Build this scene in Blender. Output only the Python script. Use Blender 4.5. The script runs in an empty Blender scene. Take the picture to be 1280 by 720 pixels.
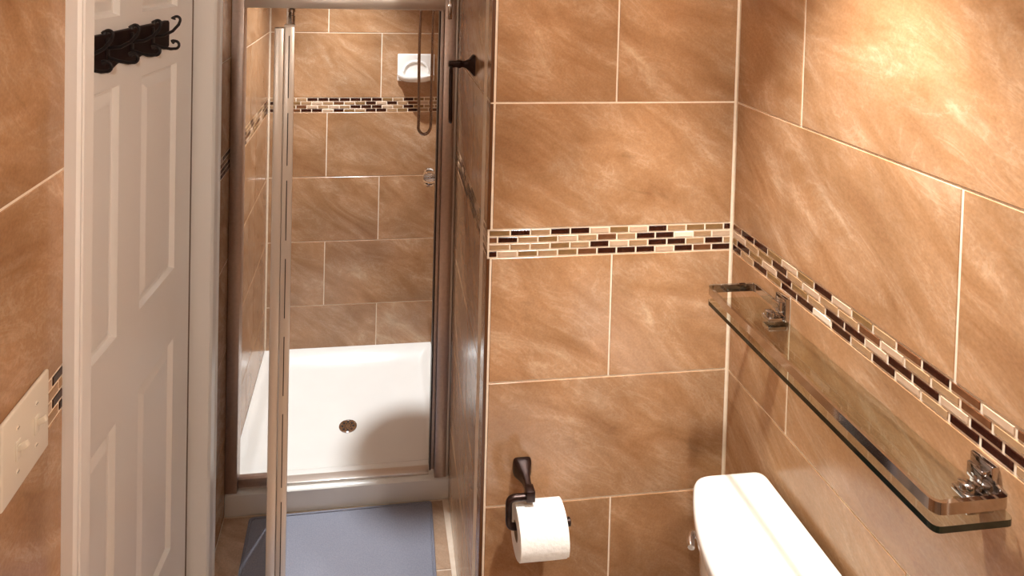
import bpy, bmesh, math, random
from mathutils import Vector, Matrix
random.seed(7)
R = math.radians
S = bpy.context.scene
C = S.collection

# ------------------------------------------------------------------ camera, world, lights, exposure
cam_d = bpy.data.cameras.new('camera')
cam = bpy.data.objects.new('camera', cam_d); C.objects.link(cam)
cam.location = (-0.9203, -1.4379, 1.9096)
cam.rotation_euler = (1.54698, -0.02342, -0.12294)
cam_d.sensor_fit = 'HORIZONTAL'; cam_d.sensor_width = 36
cam_d.lens = 765.1 / 1280 * 36
cam_d.shift_x = 79.9 / 1280
cam_d.shift_y = -384.8 / 1280
cam_d.clip_start = 0.02
S.camera = cam

S.view_settings.view_transform = 'Standard'
S.view_settings.look = 'None'
S.view_settings.gamma = 1
S.view_settings.use_curve_mapping = False
S.view_settings.exposure = 0.0

w = bpy.data.worlds.new('world'); S.world = w; w.use_nodes = True
w.node_tree.nodes['Background'].inputs[0].default_value = (0.9, 0.85, 0.8, 1)
w.node_tree.nodes['Background'].inputs[1].default_value = 0.05

def lamp(name, kind, loc, power, color, size, rot=(0, 0, 0), spot=None, blend=1.0):
    d = bpy.data.lights.new(name, kind); d.energy = power; d.color = color
    d.shadow_soft_size = size
    if spot: d.spot_size = R(spot); d.spot_blend = blend
    o = bpy.data.objects.new(name, d); C.objects.link(o); o.location = loc; o.rotation_euler = rot
    return o
CEIL = 2.42
lamp('ceiling_lamp_light', 'POINT', (-0.28, -1.15, 2.28), 26, (1, .93, .83), .045)
lamp('downlight_lamp', 'SPOT', (-0.24, -0.46, 2.38), 180, (1, .97, .92), .03, (0, 0, 0), 66, .9)
lamp('shower_lamp', 'SPOT', (-1.05, 1.07, 2.38), 195, (.95, .98, 1), .012, (0, 0, 0), 78, 1.0)
lamp('side_fill_lamp', 'POINT', (-1.27, -1.85, 1.88), 5, (1, .95, .88), .05)  # fill light added to brighten the partition's side face

# ------------------------------------------------------------------ materials
def mat(name, color, rough=.5, metal=0, spec=.5, **kw):
    m = bpy.data.materials.new(name); m.use_nodes = True
    b = m.node_tree.nodes['Principled BSDF']
    b.inputs['Base Color'].default_value = (*color, 1); b.inputs['Roughness'].default_value = rough
    b.inputs['Metallic'].default_value = metal; b.inputs['Specular IOR Level'].default_value = spec
    for k, v in kw.items(): b.inputs[k].default_value = v
    return m

def noise_mat(name, c1, c2, scale, rough=.5, bump=0, metal=0, detail=4, lo=.35, hi=.65, spec=.5):
    m = mat(name, c1, rough, metal, spec); nt = m.node_tree; N = nt.nodes; b = N['Principled BSDF']
    tc = N.new('ShaderNodeTexCoord'); nz = N.new('ShaderNodeTexNoise')
    nz.inputs['Scale'].default_value = scale; nz.inputs['Detail'].default_value = detail
    nt.links.new(tc.outputs['Object'], nz.inputs['Vector'])
    r = N.new('ShaderNodeValToRGB'); r.color_ramp.elements[0].position = lo; r.color_ramp.elements[1].position = hi
    r.color_ramp.elements[0].color = (*c1, 1); r.color_ramp.elements[1].color = (*c2, 1)
    nt.links.new(nz.outputs['Fac'], r.inputs['Fac']); nt.links.new(r.outputs['Color'], b.inputs['Base Color'])
    if bump:
        bp = N.new('ShaderNodeBump'); bp.inputs['Strength'].default_value = bump; bp.inputs['Distance'].default_value = .002
        nt.links.new(nz.outputs['Fac'], bp.inputs['Height']); nt.links.new(bp.outputs['Normal'], b.inputs['Normal'])
    return m

def stone_tile_mat(name, dark, mid, light, vein, rough):
    m = mat(name, mid, rough, 0, .7); nt = m.node_tree; N = nt.nodes; L = nt.links; b = N['Principled BSDF']
    tc = N.new('ShaderNodeTexCoord'); oi = N.new('ShaderNodeObjectInfo')
    mul = N.new('ShaderNodeMath'); mul.operation = 'MULTIPLY'; mul.inputs[1].default_value = 37
    L.new(oi.outputs['Random'], mul.inputs[0])
    add = N.new('ShaderNodeVectorMath'); add.operation = 'ADD'
    L.new(tc.outputs['Object'], add.inputs[0]); L.new(mul.outputs[0], add.inputs[1])
    # streaks run from upper left to lower right of a tile
    mp = N.new('ShaderNodeMapping'); mp.vector_type = 'TEXTURE'
    mp.inputs['Rotation'].default_value = (0, R(33), 0); mp.inputs['Scale'].default_value = (.36, 1, .13)
    L.new(add.outputs[0], mp.inputs['Vector'])
    n1 = N.new('ShaderNodeTexNoise'); n1.inputs['Scale'].default_value = 1.0; n1.inputs['Detail'].default_value = 7
    n1.inputs['Roughness'].default_value = .60; n1.inputs['Distortion'].default_value = 1.6
    L.new(mp.outputs[0], n1.inputs['Vector'])
    r = N.new('ShaderNodeValToRGB'); e = r.color_ramp.elements
    e[0].position = .27; e[0].color = (*dark, 1); e[1].position = .76; e[1].color = (*vein, 1)
    x = e.new(.46); x.color = (*mid, 1); x = e.new(.60); x.color = (*light, 1)
    L.new(n1.outputs['Fac'], r.inputs['Fac'])
    # broad clouds
    n2 = N.new('ShaderNodeTexNoise'); n2.inputs['Scale'].default_value = 5; n2.inputs['Detail'].default_value = 3
    L.new(add.outputs[0], n2.inputs['Vector'])
    mr = N.new('ShaderNodeMapRange'); mr.inputs[1].default_value = .3; mr.inputs[2].default_value = .7
    mr.inputs[3].default_value = .82; mr.inputs[4].default_value = 1.12
    L.new(n2.outputs['Fac'], mr.inputs[0])
    # fine grain
    n3 = N.new('ShaderNodeTexNoise'); n3.inputs['Scale'].default_value = 220; n3.inputs['Detail'].default_value = 2
    L.new(tc.outputs['Object'], n3.inputs['Vector'])
    mr3 = N.new('ShaderNodeMapRange'); mr3.inputs[1].default_value = .3; mr3.inputs[2].default_value = .7
    mr3.inputs[3].default_value = .92; mr3.inputs[4].default_value = 1.08
    L.new(n3.outputs['Fac'], mr3.inputs[0])
    mm = N.new('ShaderNodeMath'); mm.operation = 'MULTIPLY'; L.new(mr.outputs[0], mm.inputs[0]); L.new(mr3.outputs[0], mm.inputs[1])
    # thin pale veins and small dark flecks, following the streaks
    mpv = N.new('ShaderNodeMapping'); mpv.vector_type = 'TEXTURE'
    mpv.inputs['Rotation'].default_value = (0, R(28), 0); mpv.inputs['Scale'].default_value = (.20, 1, .085)
    mpv.inputs['Location'].default_value = (3.1, 0, 5.7)
    L.new(add.outputs[0], mpv.inputs['Vector'])
    nv = N.new('ShaderNodeTexNoise'); nv.inputs['Scale'].default_value = 1.0; nv.inputs['Detail'].default_value = 9
    nv.inputs['Roughness'].default_value = .66; nv.inputs['Distortion'].default_value = 2.2
    L.new(mpv.outputs[0], nv.inputs['Vector'])
    rv = N.new('ShaderNodeValToRGB'); ev = rv.color_ramp.elements
    ev[0].position = .455; ev[0].color = (0, 0, 0, 1); ev[1].position = .545; ev[1].color = (0, 0, 0, 1)
    x = ev.new(.495); x.color = (1, 1, 1, 1)
    L.new(nv.outputs['Fac'], rv.inputs['Fac'])
    gate = N.new('ShaderNodeMapRange'); gate.inputs[1].default_value = .45; gate.inputs[2].default_value = .68
    gate.inputs[3].default_value = .05; gate.inputs[4].default_value = .6
    L.new(n1.outputs['Fac'], gate.inputs[0])
    gm = N.new('ShaderNodeMath'); gm.operation = 'MULTIPLY'; L.new(rv.outputs['Color'], gm.inputs[0]); L.new(gate.outputs[0], gm.inputs[1])
    mv = N.new('ShaderNodeMix'); mv.data_type = 'RGBA'; mv.inputs['B'].default_value = (*vein, 1)
    L.new(gm.outputs[0], mv.inputs['Factor']); L.new(r.outputs['Color'], mv.inputs['A'])
    rd = N.new('ShaderNodeValToRGB'); ed = rd.color_ramp.elements
    ed[0].position = .30; ed[0].color = (.62, .62, .62, 1); ed[1].position = .40; ed[1].color = (1, 1, 1, 1)
    L.new(nv.outputs['Fac'], rd.inputs['Fac'])
    md = N.new('ShaderNodeMix'); md.data_type = 'RGBA'; md.blend_type = 'MULTIPLY'; md.inputs['Factor'].default_value = .4
    L.new(mv.outputs['Result'], md.inputs['A']); L.new(rd.outputs['Color'], md.inputs['B'])
    sc = N.new('ShaderNodeVectorMath'); sc.operation = 'SCALE'
    L.new(md.outputs['Result'], sc.inputs[0]); L.new(mm.outputs[0], sc.inputs['Scale'])
    L.new(sc.outputs[0], b.inputs['Base Color'])
    bp = N.new('ShaderNodeBump'); bp.inputs['Strength'].default_value = .05; bp.inputs['Distance'].default_value = .002
    L.new(n1.outputs['Fac'], bp.inputs['Height']); L.new(bp.outputs['Normal'], b.inputs['Normal'])
    return m

def clear_mat(name, tint, ior=1.5):
    m = bpy.data.materials.new(name); m.use_nodes = True; nt = m.node_tree; N = nt.nodes
    N.remove(N['Principled BSDF']); out = N['Material Output']
    t = N.new('ShaderNodeBsdfTransparent'); t.inputs[0].default_value = (*tint, 1)
    g = N.new('ShaderNodeBsdfGlossy'); g.inputs['Roughness'].default_value = .02
    f = N.new('ShaderNodeFresnel'); f.inputs[0].default_value = ior
    mx = N.new('ShaderNodeMixShader')
    ge = N.new('ShaderNodeNewGeometry'); iv = N.new('ShaderNodeMath'); iv.operation = 'SUBTRACT'; iv.inputs[0].default_value = 1
    nt.links.new(ge.outputs['Backfacing'], iv.inputs[1])
    mu = N.new('ShaderNodeMath'); mu.operation = 'MULTIPLY'; nt.links.new(f.outputs[0], mu.inputs[0]); nt.links.new(iv.outputs[0], mu.inputs[1])
    nt.links.new(mu.outputs[0], mx.inputs[0]); nt.links.new(t.outputs[0], mx.inputs[1]); nt.links.new(g.outputs[0], mx.inputs[2])
    nt.links.new(mx.outputs[0], out.inputs['Surface'])
    return m

def glass_mat(name, tint, rough=0.0):
    m = mat(name, tint, rough, 0, .5); b = m.node_tree.nodes['Principled BSDF']
    b.inputs['Transmission Weight'].default_value = 1; b.inputs['IOR'].default_value = 1.48
    return m

def emit_mat(name, color, strength):
    m = mat(name, color); b = m.node_tree.nodes['Principled BSDF']
    b.inputs['Emission Color'].default_value = (*color, 1); b.inputs['Emission Strength'].default_value = strength
    return m

M = dict(
    tile=stone_tile_mat('tan_stone_tile', (.33, .160, .071), (.420, .228, .112), (.475, .275, .150), (.62, .435, .285), .20),
    floor_tile=stone_tile_mat('floor_stone_tile', (.40, .24, .14), (.50, .32, .20), (.58, .40, .27), (.66, .5, .36), .38),
    grout=noise_mat('cream_grout', (.86, .71, .55), (.92, .79, .64), 60, .75),
    trim=mat('bronze_edge_trim', (.10, .035, .010), .35),
    mD=noise_mat('dark_brown_glass_mosaic', (.018, .003, .002), (.05, .014, .007), 40, .12),
    mB=noise_mat('mid_brown_mosaic', (.11, .04, .016), (.19, .08, .036), 40, .16),
    mO=noise_mat('olive_brown_mosaic', (.19, .105, .042), (.29, .165, .07), 40, .16),
    mT=noise_mat('tan_mosaic', (.33, .19, .095), (.44, .275, .15), 40, .3),
    mL=noise_mat('light_beige_mosaic', (.52, .35, .23), (.62, .45, .32), 40, .3),
    mC=noise_mat('cream_mosaic', (.82, .70, .55), (.86, .76, .62), 40, .25),
    white_paint=noise_mat('white_gloss_paint', (.88, .85, .82), (.90, .87, .84), 3, .32),
    ceiling=mat('ceiling_paint', (.78, .76, .72), .8),
    wall_paint=mat('wall_paint', (.52, .42, .33), .7),
    ceramic=mat('white_ceramic', (.86, .83, .79), .08, 0, .5, **{'Coat Weight': .3}),
    acrylic=noise_mat('white_acrylic', (.84, .83, .79), (.86, .85, .81), 8, .22),
    plate=mat('ivory_plastic', (.80, .72, .60), .25),
    chrome=mat('chrome', (.56, .53, .52), .07, 1),
    alu=noise_mat('satin_aluminium', (.50, .41, .36), (.56, .46, .41), 90, .35, 0, .9),
    alu_white=mat('pale_aluminium', (.72, .66, .60), .30, .55),
    hose=mat('hose_metal', (.30, .22, .18), .25, 1),
    seal_gap_line=mat('brown_gap_shade', (.20, .14, .11), .7),  # shade of the door gap, put into the colour
    gasket=mat('black_gasket', (.012, .006, .006), .4),
    bronze=noise_mat('oil_rubbed_bronze', (.016, .006, .005), (.035, .016, .012), 60, .30, 0, .6),
    wood=noise_mat('dark_espresso_wood', (.008, .002, .002), (.014, .005, .004), 30, .6, spec=.2),
    black_iron=mat('black_iron', (.008, .004, .005), .5, .2),
    paper=noise_mat('tissue_paper', (.84, .82, .79), (.90, .88, .85), 120, .9, .6),
    card=mat('cardboard_core', (.35, .25, .17), .85),
    mat_rubber=noise_mat('slate_blue_mat', (.24, .25, .315), (.29, .30, .365), 260, .42, .3),
    shelf_glass=clear_mat('shelf_glass', (.90, .92, .89)),
    shelf_edge=mat('green_glass_edge', (.012, .022, .015), .08),
    panel_glass=clear_mat('panel_glass', (.95, .96, .95)),
    door_glass=glass_mat('door_glass', (.97, .96, .95)),
    tinted_glass=glass_mat('shade_tint_glass', (.50, .44, .40)),  # tint added to deepen the door's shade on the mat
    knob_glass=glass_mat('acrylic_knob', (1, 1, 1), .03),
    bulb=emit_mat('lamp_lens', (1, .93, .85), 6),
    dark=mat('dark_slot', (.02, .015, .012), .6),
)

# ------------------------------------------------------------------ mesh helpers
def link(name, me, m=None, parent=None):
    o = bpy.data.objects.new(name, me); C.objects.link(o)
    if m is not None and me is not None and not me.materials: me.materials.append(m)
    if parent is not None: o.parent = parent
    return o
def finish(bm, smooth=None):
    bmesh.ops.recalc_face_normals(bm, faces=bm.faces[:])
    me = bpy.data.meshes.new('mesh'); bm.to_mesh(me); bm.free()
    if smooth is not None:
        for p_ in me.polygons: p_.use_smooth = True
        me.set_sharp_from_angle(angle=R(smooth))
    return me
def add_box(bm, x0, x1, y0, y1, z0, z1, bev=0, seg=2, mtx=None):
    r = bmesh.ops.create_cube(bm, size=1)
    vs = r['verts']
    for v in vs:
        v.co = Vector(((x0 + x1) / 2 + v.co.x * (x1 - x0), (y0 + y1) / 2 + v.co.y * (y1 - y0), (z0 + z1) / 2 + v.co.z * (z1 - z0)))
    if bev:
        ed = list({e for v in vs for e in v.link_edges})
        r2 = bmesh.ops.bevel(bm, geom=ed, offset=bev, segments=seg, affect='EDGES', profile=.5)
        vs = list({v for f in r2['faces'] for v in f.verts} | {v for v in vs if v.is_valid})
    if mtx is not None:
        for v in vs: v.co = mtx @ v.co
def box(name, b, m, parent=None, bev=0, seg=2, mtx=None, smooth=None):
    bm = bmesh.new(); add_box(bm, *b, bev=bev, seg=seg, mtx=mtx)
    return link(name, finish(bm, 40 if bev and smooth is None else smooth), m, parent)
def add_prism(bm, outline, axis_fn, levels):
    """stack of outlines: levels = [(t, fn(point)->point)]; axis_fn(p, t) -> Vector"""
    rings = []
    for t, fn in levels:
        rings.append([bm.verts.new(axis_fn(fn(p), t)) for p in outline])
    n = len(outline)
    for a, b in zip(rings[:-1], rings[1:]):
        for i in range(n): bm.faces.new((a[i], a[(i + 1) % n], b[(i + 1) % n], b[i]))
    bm.faces.new(rings[0][::-1]); bm.faces.new(rings[-1])
def sweep(path, prof, up=None, closed=False, scale=None):
    """sweep profile points (a, b) along a path; a is along the side vector, b along the up vector"""
    bm = bmesh.new(); P = [Vector(p) for p in path]; n = len(P); rings = []
    ref = Vector(up) if up else None
    prev = None
    for i in range(n):
        if closed: t = (P[(i + 1) % n] - P[i - 1]).normalized()
        else: t = (P[min(i + 1, n - 1)] - P[max(i - 1, 0)]).normalized()
        if ref is not None:
            side = t.cross(ref).normalized(); u = side.cross(t).normalized()
        else:
            if prev is None:
                a = Vector((0, 0, 1)) if abs(t.z) < .9 else Vector((1, 0, 0))
                side = t.cross(a).normalized()
            else: side = (prev - t * prev.dot(t)).normalized()
            u = side.cross(t).normalized(); prev = side
        k = scale[i] if scale else 1
        rings.append([bm.verts.new(P[i] + side * a * k + u * b * k) for a, b in prof])
    m = len(prof)
    for i in range(n if closed else n - 1):
        A, B = rings[i], rings[(i + 1) % n]
        for j in range(m): bm.faces.new((A[j], A[(j + 1) % m], B[(j + 1) % m], B[j]))
    if not closed: bm.faces.new(rings[0][::-1]); bm.faces.new(rings[-1])
    return bm
def circ(r, n=10): return [(r * math.cos(2 * math.pi * i / n), r * math.sin(2 * math.pi * i / n)) for i in range(n)]
def rect(w_, h_): return [(-w_ / 2, -h_ / 2), (w_ / 2, -h_ / 2), (w_ / 2, h_ / 2), (-w_ / 2, h_ / 2)]
def rounded(path, r, seg=6, closed=False):
    P = [Vector(p) for p in path]; out = []; n = len(P)
    for i in range(n):
        if not closed and i in (0, n - 1): out.append(P[i]); continue
        a, b, c = P[i - 1], P[i], P[(i + 1) % n]
        d1, d2 = (a - b), (c - b); rr = min(r, d1.length * .49, d2.length * .49)
        p1, p2 = b + d1.normalized() * rr, b + d2.normalized() * rr
        for k in range(seg + 1):
            t = k / seg; out.append(p1 * (1 - t) ** 2 + b * 2 * t * (1 - t) + p2 * t * t)
    return out
def lathe(profile, origin, axis, n=24):
    """profile of (radius, distance along axis)"""
    bm = bmesh.new(); ax = Vector(axis).normalized(); q = ax.to_track_quat('Z', 'Y'); o = Vector(origin); rings = []
    for r, h in profile:
        rings.append([bm.verts.new(o + q @ Vector((max(r, 1e-5) * math.cos(2 * math.pi * i / n), max(r, 1e-5) * math.sin(2 * math.pi * i / n), h))) for i in range(n)])
    for a, b in zip(rings[:-1], rings[1:]):
        for i in range(n): bm.faces.new((a[i], a[(i + 1) % n], b[(i + 1) % n], b[i]))
    bm.faces.new(rings[0][::-1]); bm.faces.new(rings[-1])
    return bm
def struct(o, label, cat):
    o['kind'] = 'structure'; o['label'] = label; o['category'] = cat; return o
def tag(o, label, cat, group=None):
    o['label'] = label; o['category'] = cat
    if group: o['group'] = group
    return o
def thing(name, loc, label, cat, group=None, rotz=0):
    o = bpy.data.objects.new(name, None); C.objects.link(o); o.location = loc; o.rotation_euler = (0, 0, rotz)
    o.empty_display_size = .05
    return tag(o, label, cat, group)

# ------------------------------------------------------------------ room dimensions
XL, XP, YS = -1.387, -0.632, 1.481      # left wall, partition corner, shower back wall
XPS = -0.590                            # partition at the shower back wall
YF = -2.25                              # wall behind the camera
ZM, HM, T, G = 1.205, 0.0688, 0.308, 0.0045   # mosaic band bottom, its height, tile pitch, grout width
REC = 0.0016                            # grout recess

TM = {}
def tile_mesh(w_, h_, t_, bev, m):
    k = (round(w_, 4), round(h_, 4), t_, m.name)
    if k in TM: return TM[k]
    a, b = w_ / 2, h_ / 2
    v = [(-a, .004, -b), (a, .004, -b), (a, .004, b), (-a, .004, b),
         (-a, -t_ + bev, -b), (a, -t_ + bev, -b), (a, -t_ + bev, b), (-a, -t_ + bev, b),
         (-a + bev, -t_, -b + bev), (a - bev, -t_, -b + bev), (a - bev, -t_, b - bev), (-a + bev, -t_, b - bev)]
    f = [(3, 2, 1, 0)]
    for o in (0, 4):
        for i in range(4): f.append((o + i, o + (i + 1) % 4, o + 4 + (i + 1) % 4, o + 4 + i))
    f.append((8, 9, 10, 11))
    me = bpy.data.meshes.new('tile'); me.from_pydata(v, [], f); me.update(); me.materials.append(m)
    TM[k] = me; return me

class Wall:
    """a tiled wall: origin O on the tile-face plane (seen from the room, u runs left to right)"""
    def __init__(s, wall, O, e):
        s.w, s.O, s.e = wall, Vector(O), Vector(e).normalized()
        s.y = Vector((0, 0, 1)).cross(s.e); s.back = s.y * REC
        s.rot = math.atan2(s.e.y, s.e.x)
    def put(s, name, u0, u1, z0, z1, m, g=G, t_=REC, bev=.0008):
        if u1 - u0 < g + .004: return
        me = tile_mesh(u1 - u0 - g, z1 - z0 - g, t_, bev, m)
        o = bpy.data.objects.new(name, me); C.objects.link(o); o.parent = s.w
        p = s.O + s.e * ((u0 + u1) / 2) + s.back; p.z = (z0 + z1) / 2
        o.location = p; o.rotation_euler = (0, 0, s.rot)
    def row(s, z0, z1, u0, u1, cuts, m):
        us = [u0] + [c for c in sorted(cuts) if u0 + .005 < c < u1 - .005] + [u1]
        for a, b in zip(us[:-1], us[1:]): s.put('wall_tile', a, b, z0, z1, m)
    def rows(s, u0, u1, cut_a, cut_b, m, zs=None, z_top=CEIL, z_low=0.0):
        """cut_a / cut_b: a joint position for alternating rows; mosaic band between"""
        k = 0
        z = ZM + HM
        while z < z_top - .01:      # rows above band
            c = (cut_a, cut_b)[k % 2]
            if c is None: cuts = []
            else: cuts = [c + i * .615 for i in range(-6, 7)]
            s.row(z, min(z + T, z_top), u0, u1, cuts, m); z += T; k += 1
        z = ZM; k = 1
        while z > z_low + .01:
            c = (cut_a, cut_b)[k % 2]
            cuts = [] if c is None else [c + i * .615 for i in range(-6, 7)]
            s.row(max(z - T, z_low), z, u0, u1, cuts, m); z -= T; k += 1
    def mosaic(s, u0, u1, offs, pats=None, pitch=.0502, seed=0):
        rn = random.Random(seed); h = HM / 4
        for r in range(4):
            z1 = ZM + HM - r * h; z0 = z1 - h
            us = [u0]; x = u0 + offs[r]
            while x < u1 - .006:
                if x > u0 + .006: us.append(x)
                x += pitch
            us.append(u1)
            for i, (a, b) in enumerate(zip(us[:-1], us[1:])):
                pat = pats[r] if pats else ''
                ch = pat[i] if i < len(pat) else rn.choice('DDDOTTTLBDLO')
                s.put('mosaic_tile', a, b, z0, z1, M['m' + ch], g=.0042, t_=REC + .0001, bev=.0009)

# ------------------------------------------------------------------ setting
def slab(name, boxes, m, label, cat, mtx=None):
    bm = bmesh.new()
    for b in boxes: add_box(bm, *b, mtx=mtx)
    return struct(link(name, finish(bm), m), label, cat)

floor = slab('floor', [(XL - .10, .10, YF - .10, 1.60, -.10, -.0016)], M['grout'], 'tan stone tile bathroom floor with pale grout', 'floor')
ceiling = slab('ceiling', [(XL - .10, .10, YF - .10, 1.60, CEIL, CEIL + .1)], M['ceiling'], 'plain white painted bathroom ceiling', 'ceiling')
DY0, DY1, DZ = -.368, .410, 2.04      # doorway in the left wall
wall_back = slab('wall_back', [(XP + REC, .10, REC, .10, 0, CEIL)], M['grout'], 'tan tiled wall behind the toilet paper with mosaic band', 'wall')
wall_right = slab('wall_right', [(REC, .10, YF, -.0001, 0, CEIL)], M['grout'], 'tan tiled wall carrying the glass shelf and mosaic band', 'wall')
wall_left = slab('wall_left', [(XL - .11, XL - REC, YF, DY0 - .012, 0, CEIL), (XL - .11, XL - REC, DY1 + .012, YS, 0, CEIL),
                 (XL - .11, XL - REC, DY0 - .012, DY1 + .012, DZ + .012, CEIL)], M['grout'], 'tan tiled wall around the white door', 'wall')
wall_rear = slab('wall_rear', [(XL - .11, XPS + .2, YS + REC, YS + .10, 0, CEIL)], M['grout'], 'tan tiled back wall of the shower stall', 'wall')
wall_front = slab('wall_front', [(XL - .11, .10, YF - .10, YF, 0, CEIL)], M['wall_paint'], 'plain painted wall opposite the shower', 'wall')
# partition: its face turns slightly
pe = (Vector((XP, 0, 0)) - Vector((XPS, YS, 0)))
plen = pe.length; pe.normalize(); prot = math.atan2(pe.y, pe.x)
bm = bmesh.new()
pn = Vector((0, 0, 1)).cross(pe)
a0 = Vector((XPS, YS, 0)) + pn * REC; a1 = Vector((XP, 0, 0)) + pn * REC - pe * .0
q = [a0, a1 - pe * .004, a1 - pe * .004 + pn * .05, a0 + pn * .08]
vb = [bm.verts.new(v) for v in q]; vt = [bm.verts.new(v + Vector((0, 0, CEIL))) for v in q]
bm.faces.new(vb[::-1]); bm.faces.new(vt)
for i in range(4): bm.faces.new((vb[i], vb[(i + 1) % 4], vt[(i + 1) % 4], vt[i]))
wall_side = struct(link('wall_side', finish(bm), M['grout']), 'tiled side wall between the corner and the shower stall', 'wall')

tl = M['tile']
# wall_back (u from partition corner to right corner)
WB = Wall(wall_back, (XP, 0, 0), (1, 0, 0)); UE = .011   # edge trim width
WBL = -XP - .003
zs = ZM + HM
WB.row(zs, zs + T, UE, WBL, [], tl); WB.row(zs + T, zs + 2 * T, UE, WBL, [.316], tl)
WB.row(zs + 2 * T, zs + 3 * T, UE, WBL, [], tl); WB.row(zs + 3 * T, CEIL, UE, WBL, [.316], tl)
WB.row(ZM - T, ZM, UE, WBL, [.316], tl); WB.row(ZM - 2 * T, ZM - T, UE, WBL, [], tl)
WB.row(ZM - 3 * T, ZM - 2 * T, UE, WBL, [.331], tl); WB.row(0, ZM - 3 * T, UE, WBL, [], tl)
WB.mosaic(.004, WBL, [.053, .022, .053, .022],
          ['ODTDDLOLDTOO', 'BDTOLTBTDDCTL', 'TTTOTDLTDDTDT', 'DLOTOBDDDLDBD'], seed=1)
# wall_right (u = distance from the back corner towards the room)
WR = Wall(wall_right, (0, 0, 0), (0, -1, 0)); WRL = -YF
def cutset(c): return [c + i * .615 for i in range(-5, 6)]
WR.row(zs, zs + T, .004, WRL, cutset(.598), tl); WR.row(zs + T, zs + 2 * T, .004, WRL, cutset(.235), tl)
WR.row(zs + 2 * T, zs + 3 * T, .004, WRL, cutset(.598), tl); WR.row(zs + 3 * T, CEIL, .004, WRL, cutset(.235), tl)
WR.row(ZM - T, ZM, .004, WRL, cutset(.221), tl); WR.row(ZM - 2 * T, ZM - T, .004, WRL, cutset(.53), tl)
WR.row(ZM - 3 * T, ZM - 2 * T, .004, WRL, cutset(.221), tl); WR.row(0, ZM - 3 * T, .004, WRL, cutset(.53), tl)
WR.mosaic(.003, WRL, [.0355, .053, .019, .036],
          ['BDDOLODLOTBDBLBDO', 'LTODTLTTBLTTBTOD', 'ODOLDOTDDLDDLDDT', 'DTDODDCDTDLTDDTL'], seed=2)
# partition side wall (u from the shower back wall towards the room)
WS = Wall(wall_side, (XPS, YS, 0), pe)
WS.rows(.004, plen - .002, plen - .30, plen - .60, tl); WS.mosaic(.004, plen - .002, [.03, .05, .03, .05], seed=3)
# shower back wall
WZ = Wall(wall_rear, (XL, YS, 0), (1, 0, 0)); wz = XPS - XL - .004
cj = lambda x: [x - XL]
a_, b_ = [-.868 - XL], [-1.118 - XL]
for i, z in enumerate((zs, zs + T, zs + 2 * T, zs + 3 * T)):
    WZ.row(z, min(z + T, CEIL), .004, wz, (a_, b_)[i % 2], tl)
for i, z in enumerate((ZM, ZM - T, ZM - 2 * T, ZM - 3 * T)):
    WZ.row(max(z - T, 0), z, .004, wz, (b_, a_)[i % 2], tl)
WZ.mosaic(.004, wz, [.02, .042, .02, .042], ['TTTTDDDDDDDOTDOT', 'DBOTLTBTODLDTBLT', 'TTOBLTLTDDDLTDOT', 'DTBDDLDOTDDTODTB'], seed=4)
# left wall, in front of and beyond the doorway (u runs away from the room)
WL = Wall(wall_left, (XL, 0, 0), (0, 1, 0))
WL.rows(YF, DY0 - .014, -.70, -.95, tl); WL.mosaic(YF, DY0 - .014, [.03, .05, .03, .05], seed=5)
WL.rows(DY1 + .014, YS - .004, 1.05, .80, tl); WL.mosaic(DY1 + .014, YS - .004, [.03, .05, .03, .05], seed=6)
zl = DZ + .014; WL.row(zl, CEIL, DY0 - .012, DY1 + .012, [], tl)
# bronze edging on the corner of wall_back, broken by the band
tr = [box('edge_trim', (XP - .001, XP + .0072, -.001, .004, z0, z1), M['trim'], wall_back) for z0, z1 in ((0, ZM - .002), (ZM + HM + .002, ZM + HM + T - .002), (ZM + HM + T + .002, CEIL))]
# floor tiles
for i in range(5):
    for j in range(13):
        x0 = XL + .02 + i * .305 - .16; y0 = YF + j * .305 - .06
        x1, y1 = x0 + .305, y0 + .305
        x0, x1, y0, y1 = max(x0, XL), min(x1, 0), max(y0, YF), min(y1, YS)
        if x0 > XP - .05 and y1 > 0: y1 = min(y1, 0)
        elif x1 > XP and y1 > 0: x1 = min(x1, XP)
        if y0 > .69 or x1 - x0 < .01 or y1 - y0 < .01: continue
        y1 = min(y1, .687)
        me = tile_mesh(x1 - x0 - .004, y1 - y0 - .004, REC, .0008, M['floor_tile'])
        o = bpy.data.objects.new('floor_tile', me); C.objects.link(o); o.parent = floor
        # tile faces up: rotate so local -y becomes +z
        o.rotation_euler = (R(-90), 0, 0); o.location = ((x0 + x1) / 2, (y0 + y1) / 2, -.0016)

# ------------------------------------------------------------------ door, jamb and casing
def casing(name, y0, y1, label):
    # moulded profile: flat face with a bead at the outer edge
    bm = bmesh.new(); out = (y1 > 0)
    prof = [(0, 0), (.0, .014), (.006, .019), (.040, .020), (.044, .015), (.050, .021), (.058, .023), (.062, .018), (.062, 0)]
    pts = []
    for a, h in prof: pts.append(((y0 + a) if out else (y1 - a), XL - .0005 + h))
    rb = [bm.verts.new((x, y, 0.0)) for y, x in pts]; rt = [bm.verts.new((x, y, DZ + .06)) for y, x in pts]
    n = len(pts)
    for i in range(n): bm.faces.new((rb[i], rb[(i + 1) % n], rt[(i + 1) % n], rt[i]))
    bm.faces.new(rb[::-1]); bm.faces.new(rt)
    o = link(name, finish(bm), M['white_paint']); return struct(o, label, 'door casing')
casing('trim_1', DY1 + .004, DY1 + .066, 'white moulded casing of the door, on its shower side')
casing('trim_2', DY0 - .066, DY0 - .004, 'white moulded casing of the door, on its switch side')
struct(box('trim_3', (XL - .0005, XL + .02, DY0 - .003, DY1 + .003, DZ + .002, DZ + .06), M['white_paint'], bev=.003), 'white head casing over the door', 'door casing')
bm = bmesh.new()
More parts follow.
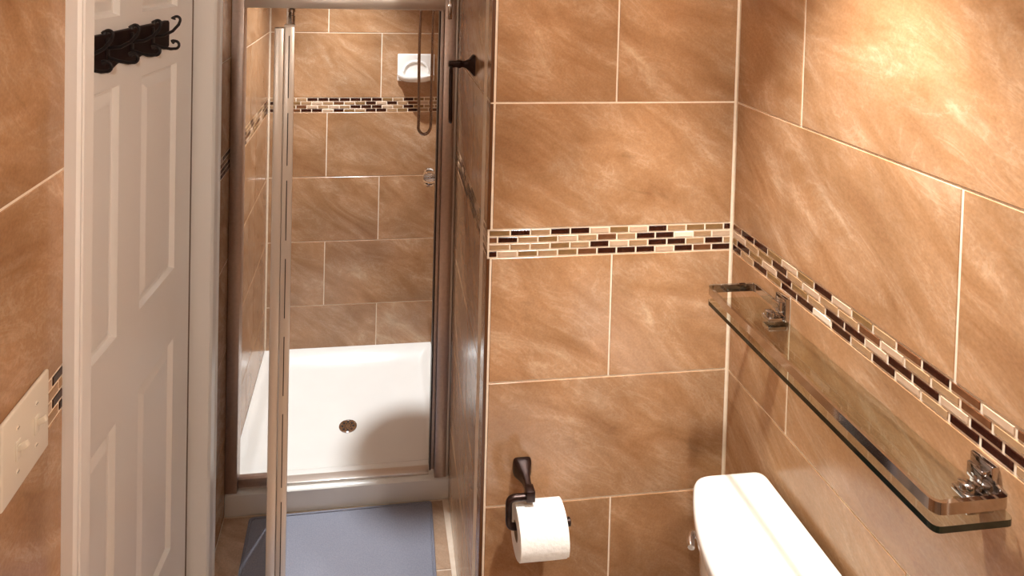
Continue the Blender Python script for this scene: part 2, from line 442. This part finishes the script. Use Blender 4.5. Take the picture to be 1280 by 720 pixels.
add_box(bm, XL - .109, XL + .012, DY1, DY1 + .0115, 0, DZ + .0115); add_box(bm, XL - .109, XL + .012, DY0 - .0115, DY0, 0, DZ + .0115)
add_box(bm, XL - .109, XL + .012, DY0, DY1, DZ, DZ + .0115)
tj = struct(link('trim_4', finish(bm), M['white_paint']), 'white door jamb lining the doorway', 'door jamb')
box('gap_shade_strip', (-1.4375, -1.4312, DY1 - .0012, DY1 - .0001, .005, DZ - .005), M['seal_gap_line'], tj)  # dark strip painted in for the shade between door and jamb

DW, TH = .752, R(5)
# door local frame: s from the far (hinge) edge towards the room, o outwards to the room
dF = Vector((-1.43, .4045, 0)); dS = Vector((-math.sin(TH), -math.cos(TH), 0)); dN = Vector((math.cos(TH), -math.sin(TH), 0))
dM = Matrix(((dS.x, dN.x, 0, dF.x), (dS.y, dN.y, 0, dF.y), (0, 0, 1, 0), (0, 0, 0, 1)))
door = bpy.data.objects.new('door_1', None); C.objects.link(door); door.location = dF
struct(door, 'white six-panel door with a dark hook board on it', 'door')
dI = Matrix.Translation(-dF) @ dM
S0, P1, P2, P3, P4 = .010, .116, .320, .426, .636
cols = ((P1, P2), (P3, P4)); rowz = ((.285, .874), (1.068, 1.63), (1.783, 1.935))
def drect(bm, s0, s1, o0, o1, z0, z1): add_box(bm, s0, s1, o0, o1, z0, z1, mtx=dI)
bm = bmesh.new()
for s0, s1 in ((S0, P1), (P2, P3), (P4, DW)): drect(bm, s0, s1, -.036, 0, .012, 2.03)
zz = [.012, .285, .874, 1.068, 1.63, 1.783, 1.935, 2.03]
for s0, s1 in cols:
    for i in range(0, 8, 2): drect(bm, s0, s1, -.036, 0, zz[i], zz[i + 1])
link('door_frame', finish(bm), M['white_paint'], door)
for s0, s1 in cols:
    for z0, z1 in rowz:
        # raised panel: sloping moulding, flat channel, bevelled raised field
        bm = bmesh.new()
        lv = [(0, 0.0), (.006, -.0125), (.012, -.013), (.034, -.003), (.036, -.0025)]
        rings = []
        for ins, dep in lv:
            rings.append([bm.verts.new(dI @ Vector(c)) for c in ((s0 + ins, dep, z0 + ins), (s1 - ins, dep, z0 + ins), (s1 - ins, dep, z1 - ins), (s0 + ins, dep, z1 - ins))])
        for a, b in zip(rings[:-1], rings[1:]):
            for i in range(4): bm.faces.new((a[i], a[(i + 1) % 4], b[(i + 1) % 4], b[i]))
        bm.faces.new(rings[-1])
        link('door_panel', finish(bm), M['white_paint'], door)
for z in (.25, 1.0, 1.85):
    link('hinge', finish(lathe([(.0055, 0), (.0055, .085)], dI @ Vector((.001, -.041, z)), (0, 0, 1), 10), 40), M['alu_white'], door)
# hook board
hb = thing('hook_board', dF, 'dark espresso wall board with four double hooks on the white door', 'hook rack')
bs0, bs1 = .194, .676
top = 1.752
ol = [(bs0, top - .004), (bs0 + .004, top), (bs1 - .004, top), (bs1, top - .004), (bs1, 1.686)]
n = 44
for i in range(1, n):
    f = i / n; s_ = bs1 + (bs0 - bs1) * f
    ol.append((s_, 1.677 - .0065 * math.cos(2 * math.pi * (s_ - .283) / .1062)))
ol.append((bs0, 1.686))
bm = bmesh.new()
add_prism(bm, ol, lambda p_, t_: dI @ Vector((p_[0], t_, p_[1])), [(.0005, lambda p_: p_), (.010, lambda p_: p_), (.012, lambda p_: (bs0 + (p_[0] - bs0) * .992 + .0018, 1.72 + (p_[1] - 1.72) * .95))])
link('board', finish(bm), M['wood'], hb)
for s_ in (.2925, .3985, .5035, .6105):
    hk = box('hook', (s_ - .008, s_ + .008,   .0115, .0155, 1.692, 1.744), M['black_iron'], hb, bev=.003, mtx=dI)
    def tube(pts, r, sc=None): return link('prong', finish(sweep([dI @ Vector((s_ + a, o_, z)) for a, o_, z in pts], circ(r, 8), scale=sc), 60), M['black_iron'], hk)
    def arc(c, r, a0, a1, k=10): return [(0, c[0] + r * math.cos(R(a0 + (a1 - a0) * i / k)), c[1] + r * math.sin(R(a0 + (a1 - a0) * i / k))) for i in range(k + 1)]
    up_ = [(0, .0145, 1.722), (0, .040, 1.725), (0, .060, 1.736), (0, .074, 1.752)] + arc((.069, 1.763), .0085, -25, 165)
    tube(up_, .0034, [1.1] * 4 + [1] * 9 + [1.5, 1.9])
    lo_ = [(0, .0145, 1.703), (0, .034, 1.696), (0, .056, 1.6925)] + arc((.066, 1.7025), .0095, -100, 135)
    tube(lo_, .0034, [1.1] * 3 + [1] * 9 + [1.5, 1.9])

# ------------------------------------------------------------------ switch plate on wall_left
sp = thing('switch_plate', (XL, -.545, 1.246), 'ivory double switch plate on the tiled wall beside the white door', 'switch plate')
box('plate', (0.0004, .007, -.058, .058, -.058, .058), M['plate'], sp, bev=.003, seg=3)
for yy in (-.023, .023):
    t_ = box('toggle', (.0068, .009, yy - .0055, yy + .0055, -.013, .013), M['plate'], sp, bev=.001)
    mt = Matrix.Translation((.008, yy, .002)) @ Matrix.Rotation(R(-28), 4, 'Y')
    box('lever', (0, .014, -.0035, .0035, -.004, .004), M['plate'], t_, bev=.0015, mtx=mt)
    for zz_ in (-.030, .030):
        sc_ = link('screw', finish(lathe([(.0036, 0), (.0036, .0008), (.0028, .0014)], (.0068, yy, zz_), (1, 0, 0), 12), 40), M['plate'], sp)
        box('slot', (.0080, .0084, yy - .0026, yy + .0026, zz_ - .0005, zz_ + .0005), M['dark'], sc_)

# ------------------------------------------------------------------ shower pan
PX0, PX1, PY0, PY1, RIM = XL + .001, XPS - .012, .690, YS - .001, .078
DRX, DRY = -.981, 1.028
def sstep(x): x = max(0, min(1, x)); return x * x * (3 - 2 * x)
def pan_z(x, y):
    dl, dr, db, df = x - PX0 - .018, PX1 - .018 - x, PY1 - .018 - y, y - PY0 - .085
    d_ = min(dl / .055, dr / .045, db / .085, df / .035)
    r = math.hypot(x - DRX, y - DRY)
    base = .030 + .012 * min(1, r / .42)
    return base + (RIM - base) * (1 - sstep(d_))
bm = bmesh.new(); NX, NY = 84, 84
gv = [[bm.verts.new((PX0 + (PX1 - PX0) * i / NX, PY0 + (PY1 - PY0) * j / NY, pan_z(PX0 + (PX1 - PX0) * i / NX, PY0 + (PY1 - PY0) * j / NY) - (.006 if j == 0 else 0))) for j in range(NY + 1)] for i in range(NX + 1)]
for i in range(NX):
    for j in range(NY): bm.faces.new((gv[i][j], gv[i + 1][j], gv[i + 1][j + 1], gv[i][j + 1]))
bd = [gv[i][0] for i in range(NX + 1)] + [gv[NX][j] for j in range(1, NY + 1)] + [gv[i][NY] for i in range(NX - 1, -1, -1)] + [gv[0][j] for j in range(NY - 1, 0, -1)]
lo = [bm.verts.new((v.co.x, v.co.y, 0.0)) for v in bd]
for i in range(len(bd)): bm.faces.new((bd[i], lo[i], lo[(i + 1) % len(bd)], bd[(i + 1) % len(bd)]))
pan = thing('shower_pan', ((PX0 + PX1) / 2, (PY0 + PY1) / 2, 0), 'white acrylic shower tray with a raised front curb', 'shower tray')
def under(o, root):   # keep world placement for a mesh built in world coordinates
    o.parent = root; o.matrix_parent_inverse = Matrix.Translation(-root.location) if root.rotation_euler.z == 0 else root.matrix_basis.inverted()
    return o
under(link('tray', finish(bm, 50), M['acrylic']), pan)
zd = .0302
dr_ = under(link('drain', finish(lathe([(.036, 0), (.036, .003), (.031, .0045), (.030, .003), (.001, .003)], (DRX, DRY, zd), (0, 0, 1), 28), 30), M['chrome']), pan)
for k in range(8):
    a = 2 * math.pi * k / 8
    o = link('drain_hole', finish(lathe([(.0048, 0), (.0048, .0006)], (DRX + .022 * math.cos(a), DRY + .022 * math.sin(a), zd + .0031), (0, 0, 1), 10)), M['dark'])
    o.parent = dr_
    o = link('drain_slot', finish(lathe([(.0022, 0), (.0022, .0006)], (DRX + .0125 * math.cos(a + .39), DRY + .0125 * math.sin(a + .39), zd + .0031), (0, 0, 1), 8)), M['dark'])
    o.parent = dr_

# ------------------------------------------------------------------ shower enclosure: frame, bifold door
fr = thing('shower_enclosure', (-1.0, .72, .078), 'satin aluminium shower door frame set between the tiled walls', 'shower frame')
HZ = 1.752
def fbox(name, b, m, bev=.002, root=None): return under(box(name, b, m, bev=bev), root or fr)
jl = fbox('jamb', (XL + .001, -1.346, .690, .745, RIM + .001, HZ + .046), M['alu'])
xs = XP + (XPS - XP) * .70 / YS
jr = fbox('jamb', (-.664, xs - .010, .690, .745, RIM + .001, HZ + .046), M['alu'])
o = box('strike_strip', (-.6765, -.6645, .706, .732, RIM + .02, HZ), M['alu'], bev=.001); o.parent = jr
o = box('seal_gap_line', (-.6815, -.6767, .700, .736, RIM + .022, HZ - .004), M['gasket']); o.parent = jr
o = box('wall_channel', (xs - .0105, xs - .001, .698, .738, RIM + .001, HZ + .044), M['alu_white'], bev=.001); o.parent = jr
hd = fbox('header', (-1.3455, -.6645, .684, .750, HZ, HZ + .048), M['alu_white'], .004)
sl = fbox('sill', (-1.3455, -.6825, .708, .742, RIM - .002, RIM + .009), M['alu_white'], .002)
o = box('header_clip', (-.655, -.640, .676, .6895, HZ - .03, HZ + .046), M['chrome'], bev=.002); o.parent = hd

bd_ = thing('shower_door', (-1.196, .70, RIM), 'glass shower door standing open, with a pale aluminium edge stile', 'shower door')
ZB, ZT = .086, 1.7390
FO, P2e = Vector((-1.143, .210, 0)), Vector((-1.1985, .707, 0))
fp = fbox('fixed_panel', (-1.3465, -1.2035, .712, .718, RIM + .030, HZ + .002), M['door_glass'], 0)
o = box('bottom_rail', (-1.3455, -1.2035, .702, .728, RIM + .010, RIM + .040), M['alu'], bev=.002); o.parent = fp
o = box('edge_strip', (-1.2085, -1.2022, .7092, .7205, RIM + .041, HZ - .001), M['alu_white']); o.parent = fp
def panel(A, B, side, glass, stile_a, stile_b, name):
    d_ = (B - A); L_ = d_.length; d_.normalize(); n_ = Vector((0, 0, 1)).cross(d_)
    mt = Matrix(((d_.x, n_.x, 0, A.x), (d_.y, n_.y, 0, A.y), (0, 0, 1, 0), (0, 0, 0, 1)))
    root = under(link(name, finish((lambda b_: (add_box(b_, max(stile_a - .004, 0), L_ - stile_b + .004, -.003, .003, ZB + .004, ZT - .004, mtx=mt), b_)[1])(bmesh.new())), glass), bd_)
    for s0, s1, h, k in ((0, stile_a, .011, 0), (L_ - stile_b, L_, .0134, 1)):
        if s1 - s0 < .004: continue
        b_ = bmesh.new(); add_box(b_, s0, s1, -h, h, ZB, ZT, bev=.003, mtx=mt)
        o = link('stile', finish(b_, 40), M['alu_white']); o.parent = root
    return root, mt, L_
p2, m2, L2 = panel(P2e, FO + Vector((.010, 0, 0)), 1, M['tinted_glass'], .0, .030, 'glass_panel')
b_ = bmesh.new(); add_box(b_, L2 - .034, L2 - .004, -.0390, -.0138, ZB, ZT - .004, bev=.004, mtx=m2)
o = link('edge_stile', finish(b_, 40), M['alu_white']); o.parent = p2
# dashed dark gasket line along the outer face of the fold stile
for k, (z0, z1) in enumerate(((1.55, 1.715), (1.37, 1.51), (1.17, 1.33), (.96, 1.12), (.75, .91), (.5, .7), (.2, .46))):
    b_ = bmesh.new(); add_box(b_, L2 - .001, L2 + .0012, -.0022, .0002, z0, z1, mtx=m2)
    o = link('gasket', finish(b_), M['gasket']); o.parent = p2
cap = link('stile_cap', finish((lambda b_: (add_box(b_, L2 - .031, L2 + .001, -.0143, .0143, ZT - .001, ZT + .004, bev=.001, mtx=m2), b_)[1])(bmesh.new())), M['alu_white']); cap.parent = p2
pin = link('guide_pin', finish(lathe([(.011, 0), (.011, .030), (.012, .031), (.012, .054), (.0095, .056), (.0095, .064), (.0125, .066), (.0125, .076), (.006, .079)], (P2e.x + .008, .704, HZ - .080), (0, 0, 1), 16), 40), M['chrome']); pin.parent = p2

# ------------------------------------------------------------------ fittings inside the shower
def px_at(y): return XP + (XPS - XP) * y / YS
# soap dish on the shower back wall
sd = thing('soap_dish', (-.695, YS, 1.354), 'white ceramic soap dish on the shower back wall', 'soap dish')
bm = bmesh.new()
def arcpts(w2, d_, k=12): return [(-w2, 0)] + [(-w2 * math.cos(math.pi * i / k) if False else w2 * (2 * i / k - 1), -d_ * (1 - abs(2 * i / k - 1) ** 3.2) - .018) for i in range(k + 1)] + [(w2, 0)]
box('back_plate', (-.097, .080, -.014, -.0005, 0, .130), M['ceramic'], sd, bev=.006, seg=3)
b_ = bmesh.new(); ol = arcpts(.088, .060)
ol = [(a - .008, b) for a, b in ol]
rings = []
for z, k in ((0.004, .80), (.012, .93), (.030, 1), (.034, .985), (.033, .90), (.016, .84)):
    rings.append([b_.verts.new((-.008 + (a + .008) * (k if k < .95 else 1), b * k - .002, z)) for a, b in ol])
nn = len(ol)
for a, b in zip(rings[:-1], rings[1:]):
    for i in range(nn): b_.faces.new((a[i], a[(i + 1) % nn], b[(i + 1) % nn], b[i]))
b_.faces.new(rings[0][::-1]); b_.faces.new(rings[-1])
link('tray', finish(b_, 40), M['ceramic'], sd)
link('grab_arch', finish(sweep([(-.008 + .060 * math.cos(R(a)), -.016, .048 + .048 * math.sin(R(a))) for a in range(180, -1, -15)], circ(.0055, 8)), 50), M['ceramic'], sd)
# valve with an acrylic knob on the partition
vx = px_at(1.04)
va = thing('shower_valve', (vx, 1.04, 1.04), 'shower valve with a clear acrylic knob on the stall side wall', 'shower valve')
link('escutcheon', finish(lathe([(.055, 0), (.054, .004), (.030, .012), (.016, .016), (.014, .045)], (-.001, 0, 0), (-1, 0, 0), 28), 40), M['chrome'], va)
bm = bmesh.new(); ring = []
for r, h in ((.014, 0), (.030, .006), (.037, .020), (.037, .034), (.026, .046), (.012, .050)):
    ring.append((r, h))
kb = link('knob', finish(lathe(ring, (-.044, 0, 0), (-1, 0, 0), 10)), M['knob_glass'], va)
link('knob_core', finish(lathe([(.009, 0), (.009, .034), (.006, .038)], (-.046, 0, 0), (-1, 0, 0), 12), 40), M['chrome'], va)
# hand shower with a looping hose
hs = thing('shower_set', (px_at(1.1), 1.1, 1.93), 'shower set with a hanging metal hose on the stall side wall', 'shower set')
hp = []
x0, x1 = -.7185, -.6655
for i in range(9): hp.append((x0 + .002 * math.sin(i), 1.085, 1.98 - (1.98 - 1.245) * i / 8))
for a in range(195, 346, 15): hp.append(((x0 + x1) / 2 + .0265 * math.cos(R(a)), 1.085 + .003 * (a - 180) / 165, 1.243 + .038 * math.sin(R(a))))
for i in range(9): hp.append((x1, 1.088, 1.245 + (2.02 - 1.245) * i / 8))
def under2(o, root): o.parent = root; o.matrix_parent_inverse = Matrix.Translation(-root.location); return o
under2(link('hose', finish(sweep(hp, circ(.0065, 10)), 60), M['hose']), hs)
xw = px_at(1.09)
under2(link('outlet_elbow', finish(sweep(rounded([(xw - .001, 1.088, 2.03), (x1, 1.088, 2.03), (x1, 1.088, 2.0)], .02), circ(.010, 12)), 50), M['chrome']), hs)
under2(link('wall_flange', finish(lathe([(.026, 0), (.025, .005), (.012, .010)], (xw - .001, 1.088, 2.03), (-1, 0, 0), 20), 40), M['chrome']), hs)
xa = px_at(1.06)  # unseen arm and head, added to cast the round shadow on the tray
under2(link('added_arm_flange', finish(lathe([(.030, 0), (.029, .005), (.014, .010)], (xa - .001, 1.06, 2.12), (-1, 0, 0), 20), 40), M['chrome']), hs)
under2(link('added_shower_arm', finish(sweep(rounded([(xa - .002, 1.06, 2.12), (-.93, 1.045, 2.12), (-.988, 1.04, 2.078)], .05), circ(.010, 12)), 50), M['chrome']), hs)
under2(link('added_spray_head', finish(lathe([(.012, -.045), (.016, -.03), (.032, -.010), (.038, 0), (.038, .006), (.033, .009)], (-1.003, 1.038, 2.045), (-.25, -.05, -.97), 28), 40), M['chrome']), hs)
under2(link('hose_holder', finish(sweep(rounded([(xw - .001, 1.085, 1.97), (x0, 1.085, 1.97), (x0, 1.085, 1.99)], .01), circ(.011, 12)), 50), M['chrome']), hs)

# ------------------------------------------------------------------ towel ring on the partition
yt = .290
tr_ = thing('towel_ring', (px_at(yt), yt, 1.625), 'dark bronze towel ring on the tiled wall outside the shower', 'towel ring')
def sq_loft(levels, axis, mname, parent, name, origin=(0, 0, 0), n=4):
    """levels: (distance along -X, half width y, half height z, z offset)"""
    b_ = bmesh.new(); rr = []
    for d_, hy, hz, oz in levels:
        pts = []
        for k in range(16):
            a = 2 * math.pi * k / 16 + math.pi / 16; c_, s_ = math.cos(a), math.sin(a)
            e_ = .35
            pts.append((math.copysign(abs(c_) ** e_, c_) * hy, math.copysign(abs(s_) ** e_, s_) * hz + oz))
        if axis == 'x': rr.append([b_.verts.new((origin[0] - d_, origin[1] + y, origin[2] + z)) for y, z in pts])
        else: rr.append([b_.verts.new((origin[0] + y, origin[1] - d_, origin[2] + z)) for y, z in pts])
    for a, b in zip(rr[:-1], rr[1:]):
        for i in range(16): b_.faces.new((a[i], a[(i + 1) % 16], b[(i + 1) % 16], b[i]))
    b_.faces.new(rr[0][::-1]); b_.faces.new(rr[-1])
    return link(name, finish(b_, 45), M[mname], parent)
sq_loft([(.0006, .021, .030, 0), (.005, .020, .029, 0), (.016, .012, .016, .001), (.028, .0085, .0095, .003), (.036, .0085, .009, .004), (.040, .0105, .011, .004), (.047, .0105, .011, .004), (.054, .009, .009, .004), (.066, .0095, .010, .003), (.074, .009, .009, .003), (.076, .005, .005, .003)], 'x', 'bronze', tr_, 'post')
rp = rounded([(-.0745, -.050, -.005), (-.0615, .050, -.005), (-.0575, .066, -.150), (-.0745, -.066, -.150)], .022, 5, True)
link('ring', finish(sweep(rp, circ(.0055, 10), closed=True), 60), M['bronze'], tr_)

# ------------------------------------------------------------------ toilet paper holder and roll
tp = thing('paper_holder', (-.531, 0, .686), 'dark bronze toilet paper holder with a tapered post', 'paper holder')
sq_loft([(.0006, .0225, .0225, 0), (.006, .0225, .0225, 0), (.012, .021, .021, 0), (.026, .0145, .0165, 0), (.042, .0095, .0125, 0), (.058, .0080, .011, -.001), (.066, .0085, .011, -.002)], 'y', 'bronze', tp, 'post')
box('post_tip', (-.0105, .0105, -.088, -.064, -.0155, .010), M['bronze'], tp, bev=.002)
AX = -.083    # roll axis depth
arm = rounded([(-.006, -.078, -.0085), (-.050, -.078, -.0085), (-.050, AX, -.072), (.092, AX, -.072)], .014, 6)
link('arm', finish(sweep(arm, circ(.0078, 10)), 60), M['bronze'], tp)
link('arm_end', finish(lathe([(.006, 0), (.009, .002), (.009, .008), (.006, .010)], (.088, AX, -.072), (1, 0, 0), 14), 40), M['bronze'], tp)
RX0, RX1, RR = -.5655, -.4515, .0545
# the roll hangs on the arm: its core rests on the bar
rz = .686 - .072 + .0078 - .0192
roll = thing('toilet_roll', ((RX0 + RX1) / 2, AX, rz), 'white toilet paper roll on the dark bronze holder', 'toilet paper')
hl = (RX1 - RX0) / 2
b_ = bmesh.new(); NR = 56; prof = [(.0205, -hl + .001), (RR - .003, -hl), (RR, -hl + .003), (RR, -hl * .33), (RR + .0003, hl * .33), (RR, hl - .003), (RR - .003, hl), (.0205, hl - .001)]
rr = []
for r, h in prof: rr.append([b_.verts.new((h, r * math.cos(2 * math.pi * i / NR), r * math.sin(2 * math.pi * i / NR))) for i in range(NR)])
for k in range(len(rr)):
    a, b = rr[k], rr[(k + 1) % len(rr)]
    for i in range(NR): b_.faces.new((a[i], a[(i + 1) % NR], b[(i + 1) % NR], b[i]))
link('paper', finish(b_, 50), M['paper'], roll)
b_ = bmesh.new(); rr = []
for r, h in ((.0192, -hl + .0015), (.0203, -hl + .0015), (.0203, hl - .0015), (.0192, hl - .0015)): rr.append([b_.verts.new((h, r * math.cos(2 * math.pi * i / 28), r * math.sin(2 * math.pi * i / 28))) for i in range(28)])
for k in range(4):
    a, b = rr[k], rr[(k + 1) % 4]
    for i in range(28): b_.faces.new((a[i], a[(i + 1) % 28], b[(i + 1) % 28], b[i]))
link('core', finish(b_, 50), M['card'], roll)
# loose last sheet wrapped over the top of the roll, its corner folded
b_ = bmesh.new(); rr = []
for a in range(60, 206, 6): rr.append([b_.verts.new((x, -(RR + dr2) * math.cos(R(180 - a)) if False else (RR + dr2) * math.cos(R(a)), (RR + dr2) * math.sin(R(a)))) for x, dr2 in ((-hl + .001, .0007), (hl - .001, .0007), (hl - .001, .0016), (-hl + .001, .0016))])
for a, b in zip(rr[:-1], rr[1:]):
    for i in range(4): b_.faces.new((a[i], a[(i + 1) % 4], b[(i + 1) % 4], b[i]))
b_.faces.new(rr[0][::-1]); b_.faces.new(rr[-1])
link('loose_sheet', finish(b_, 50), M['paper'], roll)

# ------------------------------------------------------------------ toilet
TY0, TY1 = -.640, -.166; TYC = (TY0 + TY1) / 2
to = thing('toilet', (-.10, TYC, 0), 'white ceramic toilet with a bow-front tank against the tiled wall', 'toilet')
def tank_outline(inset=0, bow=.082, front=-.176, rc=.028):
    y0, y1 = TY0 + inset, TY1 - inset; xb = -.014 - inset * .4; pts = []
    h = (y1 - y0) / 2; yc = (y0 + y1) / 2
    def fx(y): return front + inset - bow * (1 - ((y - yc) / h) ** 2)
    N_ = 28
    raw = [(xb, y1), (xb, y0)] + [(fx(y0 + (y1 - y0) * i / N_), y0 + (y1 - y0) * i / N_) for i in range(N_ + 1)]
    out = []
    for i, pnt in enumerate(raw):
        P = Vector((*pnt, 0))
        a = Vector((*raw[i - 1], 0)); c = Vector((*raw[(i + 1) % len(raw)], 0))
        if i in (0, 1, 2, len(raw) - 1):
            r_ = rc if i >= 2 else .022
            if i == 2: c = Vector((fx(y0 + r_), y0 + r_, 0))
            if i == len(raw) - 1: a = Vector((fx(y1 - r_), y1 - r_, 0))
            d1, d2 = a - P, c - P; p1_ = P + d1.normalized() * r_; p2_ = P + d2.normalized() * r_
            for k in range(7):
                t = k / 6; v = p1_ * (1 - t) ** 2 + P * 2 * t * (1 - t) + p2_ * t * t; out.append((v.x, v.y))
        elif y0 + rc < pnt[1] < y1 - rc: out.append(pnt)
    return out
def loft(levels, name, m, parent, sm=40):
    b_ = bmesh.new(); rr = [[b_.verts.new((x, y, z)) for x, y in ol] for ol, z in levels]; n_ = len(rr[0])
    for a, b in zip(rr[:-1], rr[1:]):
        for i in range(n_): b_.faces.new((a[i], a[(i + 1) % n_], b[(i + 1) % n_], b[i]))
    b_.faces.new(rr[0][::-1]); b_.faces.new(rr[-1])
    o = link(name, finish(b_, sm), m); return under2(o, parent)
loft([(tank_outline(.040), .40), (tank_outline(.026), .43), (tank_outline(.014), .60), (tank_outline(.010), .742)], 'tank', M['ceramic'], to)
loft([(tank_outline(.004), .7425), (tank_outline(0), .747), (tank_outline(0), .764), (tank_outline(.002), .7705), (tank_outline(.006), .7745), (tank_outline(.012), .776)], 'tank_lid', M['ceramic'], to, 70)
lv = under2(link('flush_lever', finish(lathe([(.014, 0), (.014, .005), (.008, .008), (.007, .020)], (-.198, -.236, .705), (-1, .18, 0), 16), 40), M['chrome']), to)
o = link('lever_arm', finish(sweep([(-.214, -.231, .706), (-.221, -.236, .705), (-.228, -.247, .703), (-.232, -.258, .701)], circ(.0065, 8), scale=[1, 1.2, 1.3, 1.1]), 50), M['chrome']); o.parent = lv
def oval(cx, rx, ry, back=None, n_=36):
    out = []
    for i in range(n_):
        a = 2 * math.pi * i / n_; x = cx + rx * math.cos(a); y = TYC + ry * math.sin(a)
        if back is not None: x = min(x, back)
        out.append((x, y))
    return out
loft([(oval(-.36, .25, .115), 0.0), (oval(-.36, .24, .105), .06), (oval(-.37, .23, .10), .18), (oval(-.42, .27, .15), .30), (oval(-.43, .30, .18, -.16), .375), (oval(-.43, .30, .18, -.16), .395)], 'bowl', M['ceramic'], to)
loft([(oval(-.44, .29, .18, -.22), .3955), (oval(-.44, .295, .185, -.215), .405), (oval(-.44, .295, .185, -.215), .413)], 'seat', M['ceramic'], to)
loft([(oval(-.44, .285, .178, -.22), .4135), (oval(-.44, .288, .18, -.218), .422), (oval(-.44, .275, .168, -.225), .432)], 'seat_lid', M['ceramic'], to)

# ------------------------------------------------------------------ glass shelf on wall_right
sh = thing('glass_shelf', (0, -.41, 1.14), 'clear glass shelf with chrome guard rail on the tiled wall', 'shelf')
b_ = bmesh.new()
ol = [(v.x, v.y) for v in rounded([(-.003, -.115, 0), (-.003, -.699, 0), (-.131, -.699, 0), (-.131, -.115, 0)], .012, 5, True)]
add_prism(b_, ol, lambda p_, t_: Vector((p_[0], p_[1], t_)), [(1.137, lambda p_: p_), (1.147, lambda p_: p_)])
gl = link('glass_panel', finish(b_), M['shelf_glass']); gl.data.materials.append(M['shelf_edge'])
for p_ in gl.data.polygons:
    if p_.normal.x < -.5 or p_.normal.y < -.5: p_.material_index = 1
under2(gl, sh)
rail = rounded([(-.020, -.206, 1.178), (-.020, -.128, 1.178), (-.136, -.128, 1.178), (-.136, -.703, 1.178), (-.020, -.703, 1.178), (-.020, -.655, 1.178)], .014, 6)
under2(link('guard_rail', finish(sweep(rail, rect(.006, .017), up=(0, 0, 1)), 35), M['chrome']), sh)
for y in (-.207, -.656):
    br = under2(box('bracket', (-.013, -.0006, y - .017, y + .017, 1.148, 1.200), M['chrome'], bev=.002), sh)
    def sub(name, me, m):
        o_ = link(name, me, m); o_.parent = br
    sub('rail_block', (lambda b: (add_box(b, -.024, -.012, y - .012, y + .012, 1.168, 1.190, bev=.002), finish(b, 40))[1])(bmesh.new()), M['chrome'])
    sub('clamp', (lambda b: (add_box(b, -.048, -.012, y - .013, y + .013, 1.1475, 1.156, bev=.002), finish(b, 40))[1])(bmesh.new()), M['chrome'])
    sub('clamp_base', (lambda b: (add_box(b, -.046, -.0006, y - .012, y + .012, 1.127, 1.1365, bev=.002), finish(b, 40))[1])(bmesh.new()), M['chrome'])
    sub('clamp_knob', finish(lathe([(.010, 0), (.011, .003), (.010, .010), (.006, .012)], (-.036, y, 1.156), (0, 0, 1), 12), 35), M['chrome'])

# ------------------------------------------------------------------ floor mat before the shower
fm = thing('bath_mat', (-.98, .40, 0), 'slate blue bath mat on the floor before the shower', 'bath mat')
b_ = bmesh.new()
mo = [(v.x, v.y) for v in rounded([(-1.300, .676, 0), (-1.285, -.02, 0), (-.700, -.02, 0), (-.672, .682, 0)], .015, 4, True)]
cx_, cy_ = -.985, .33
add_prism(b_, mo, lambda p_, t_: Vector((p_[0], p_[1], t_)), [(.0002, lambda p_: p_), (.005, lambda p_: p_), (.007, lambda p_: (cx_ + (p_[0] - cx_) * .99, cy_ + (p_[1] - cy_) * .99))])
under2(link('mat_body', finish(b_), M['mat_rubber']), fm)
eb = [(a, b, .0075) for a, b in [(v.x, v.y) for v in rounded([(-1.290, .667, 0), (-1.276, -.01, 0), (-.709, -.01, 0), (-.682, .673, 0)], .015, 4, True)]]
under2(link('mat_hem', finish(sweep(eb, circ(.0025, 6), closed=True), 60), M['mat_rubber']), fm)

# ------------------------------------------------------------------ ceiling lights
def downlight(x, y, label):
    t = thing('ceiling_light', (x, y, CEIL), label, 'ceiling light', 'recessed ceiling lights')
    link('ring', finish(lathe([(.052, .001), (.072, .001), (.070, .008), (.054, .012), (.052, .006)], (0, 0, 0), (0, 0, -1), 32), 40), M['ceramic'], t)
    link('lens', finish(lathe([(.051, .001), (.051, .004), (.030, .006)], (0, 0, 0), (0, 0, -1), 28), 40), M['bulb'], t)
downlight(-.24, -.46, 'round recessed ceiling light above the toilet tank')
downlight(-1.05, 1.07, 'round recessed ceiling light above the shower tray')
t = thing('ceiling_light', (-.28, -1.15, CEIL), 'round flush ceiling light in the middle of the bathroom', 'ceiling light', 'recessed ceiling lights')
link('base', finish(lathe([(.10, .001), (.10, .02), (.085, .022)], (0, 0, 0), (0, 0, -1), 32), 40), M['ceramic'], t)
link('lens', finish(lathe([(.084, .022), (.080, .04), (.055, .056), (.02, .062)], (0, 0, 0), (0, 0, -1), 28), 40), M['bulb'], t)

v = thing('added_fill_fixture', (XL, -1.85, 1.92), 'added chrome fill light with a glowing shade, behind the camera', 'added fill light')  # unseen fixture added to go with the fill lamp
box('backplate', (.0005, .016, -.05, .05, -.05, .05), M['chrome'], v, bev=.004)
link('arm', finish(sweep(rounded([(.014, 0, 0), (.07, 0, 0), (.07, 0, .03)], .02), circ(.008, 10)), 50), M['chrome'], v)
link('shade', finish(lathe([(.02, 0), (.04, .012), (.045, .06), (.045, .11), (.04, .112)], (.07, 0, .03), (0, 0, 1), 24), 40), M['bulb'], v)
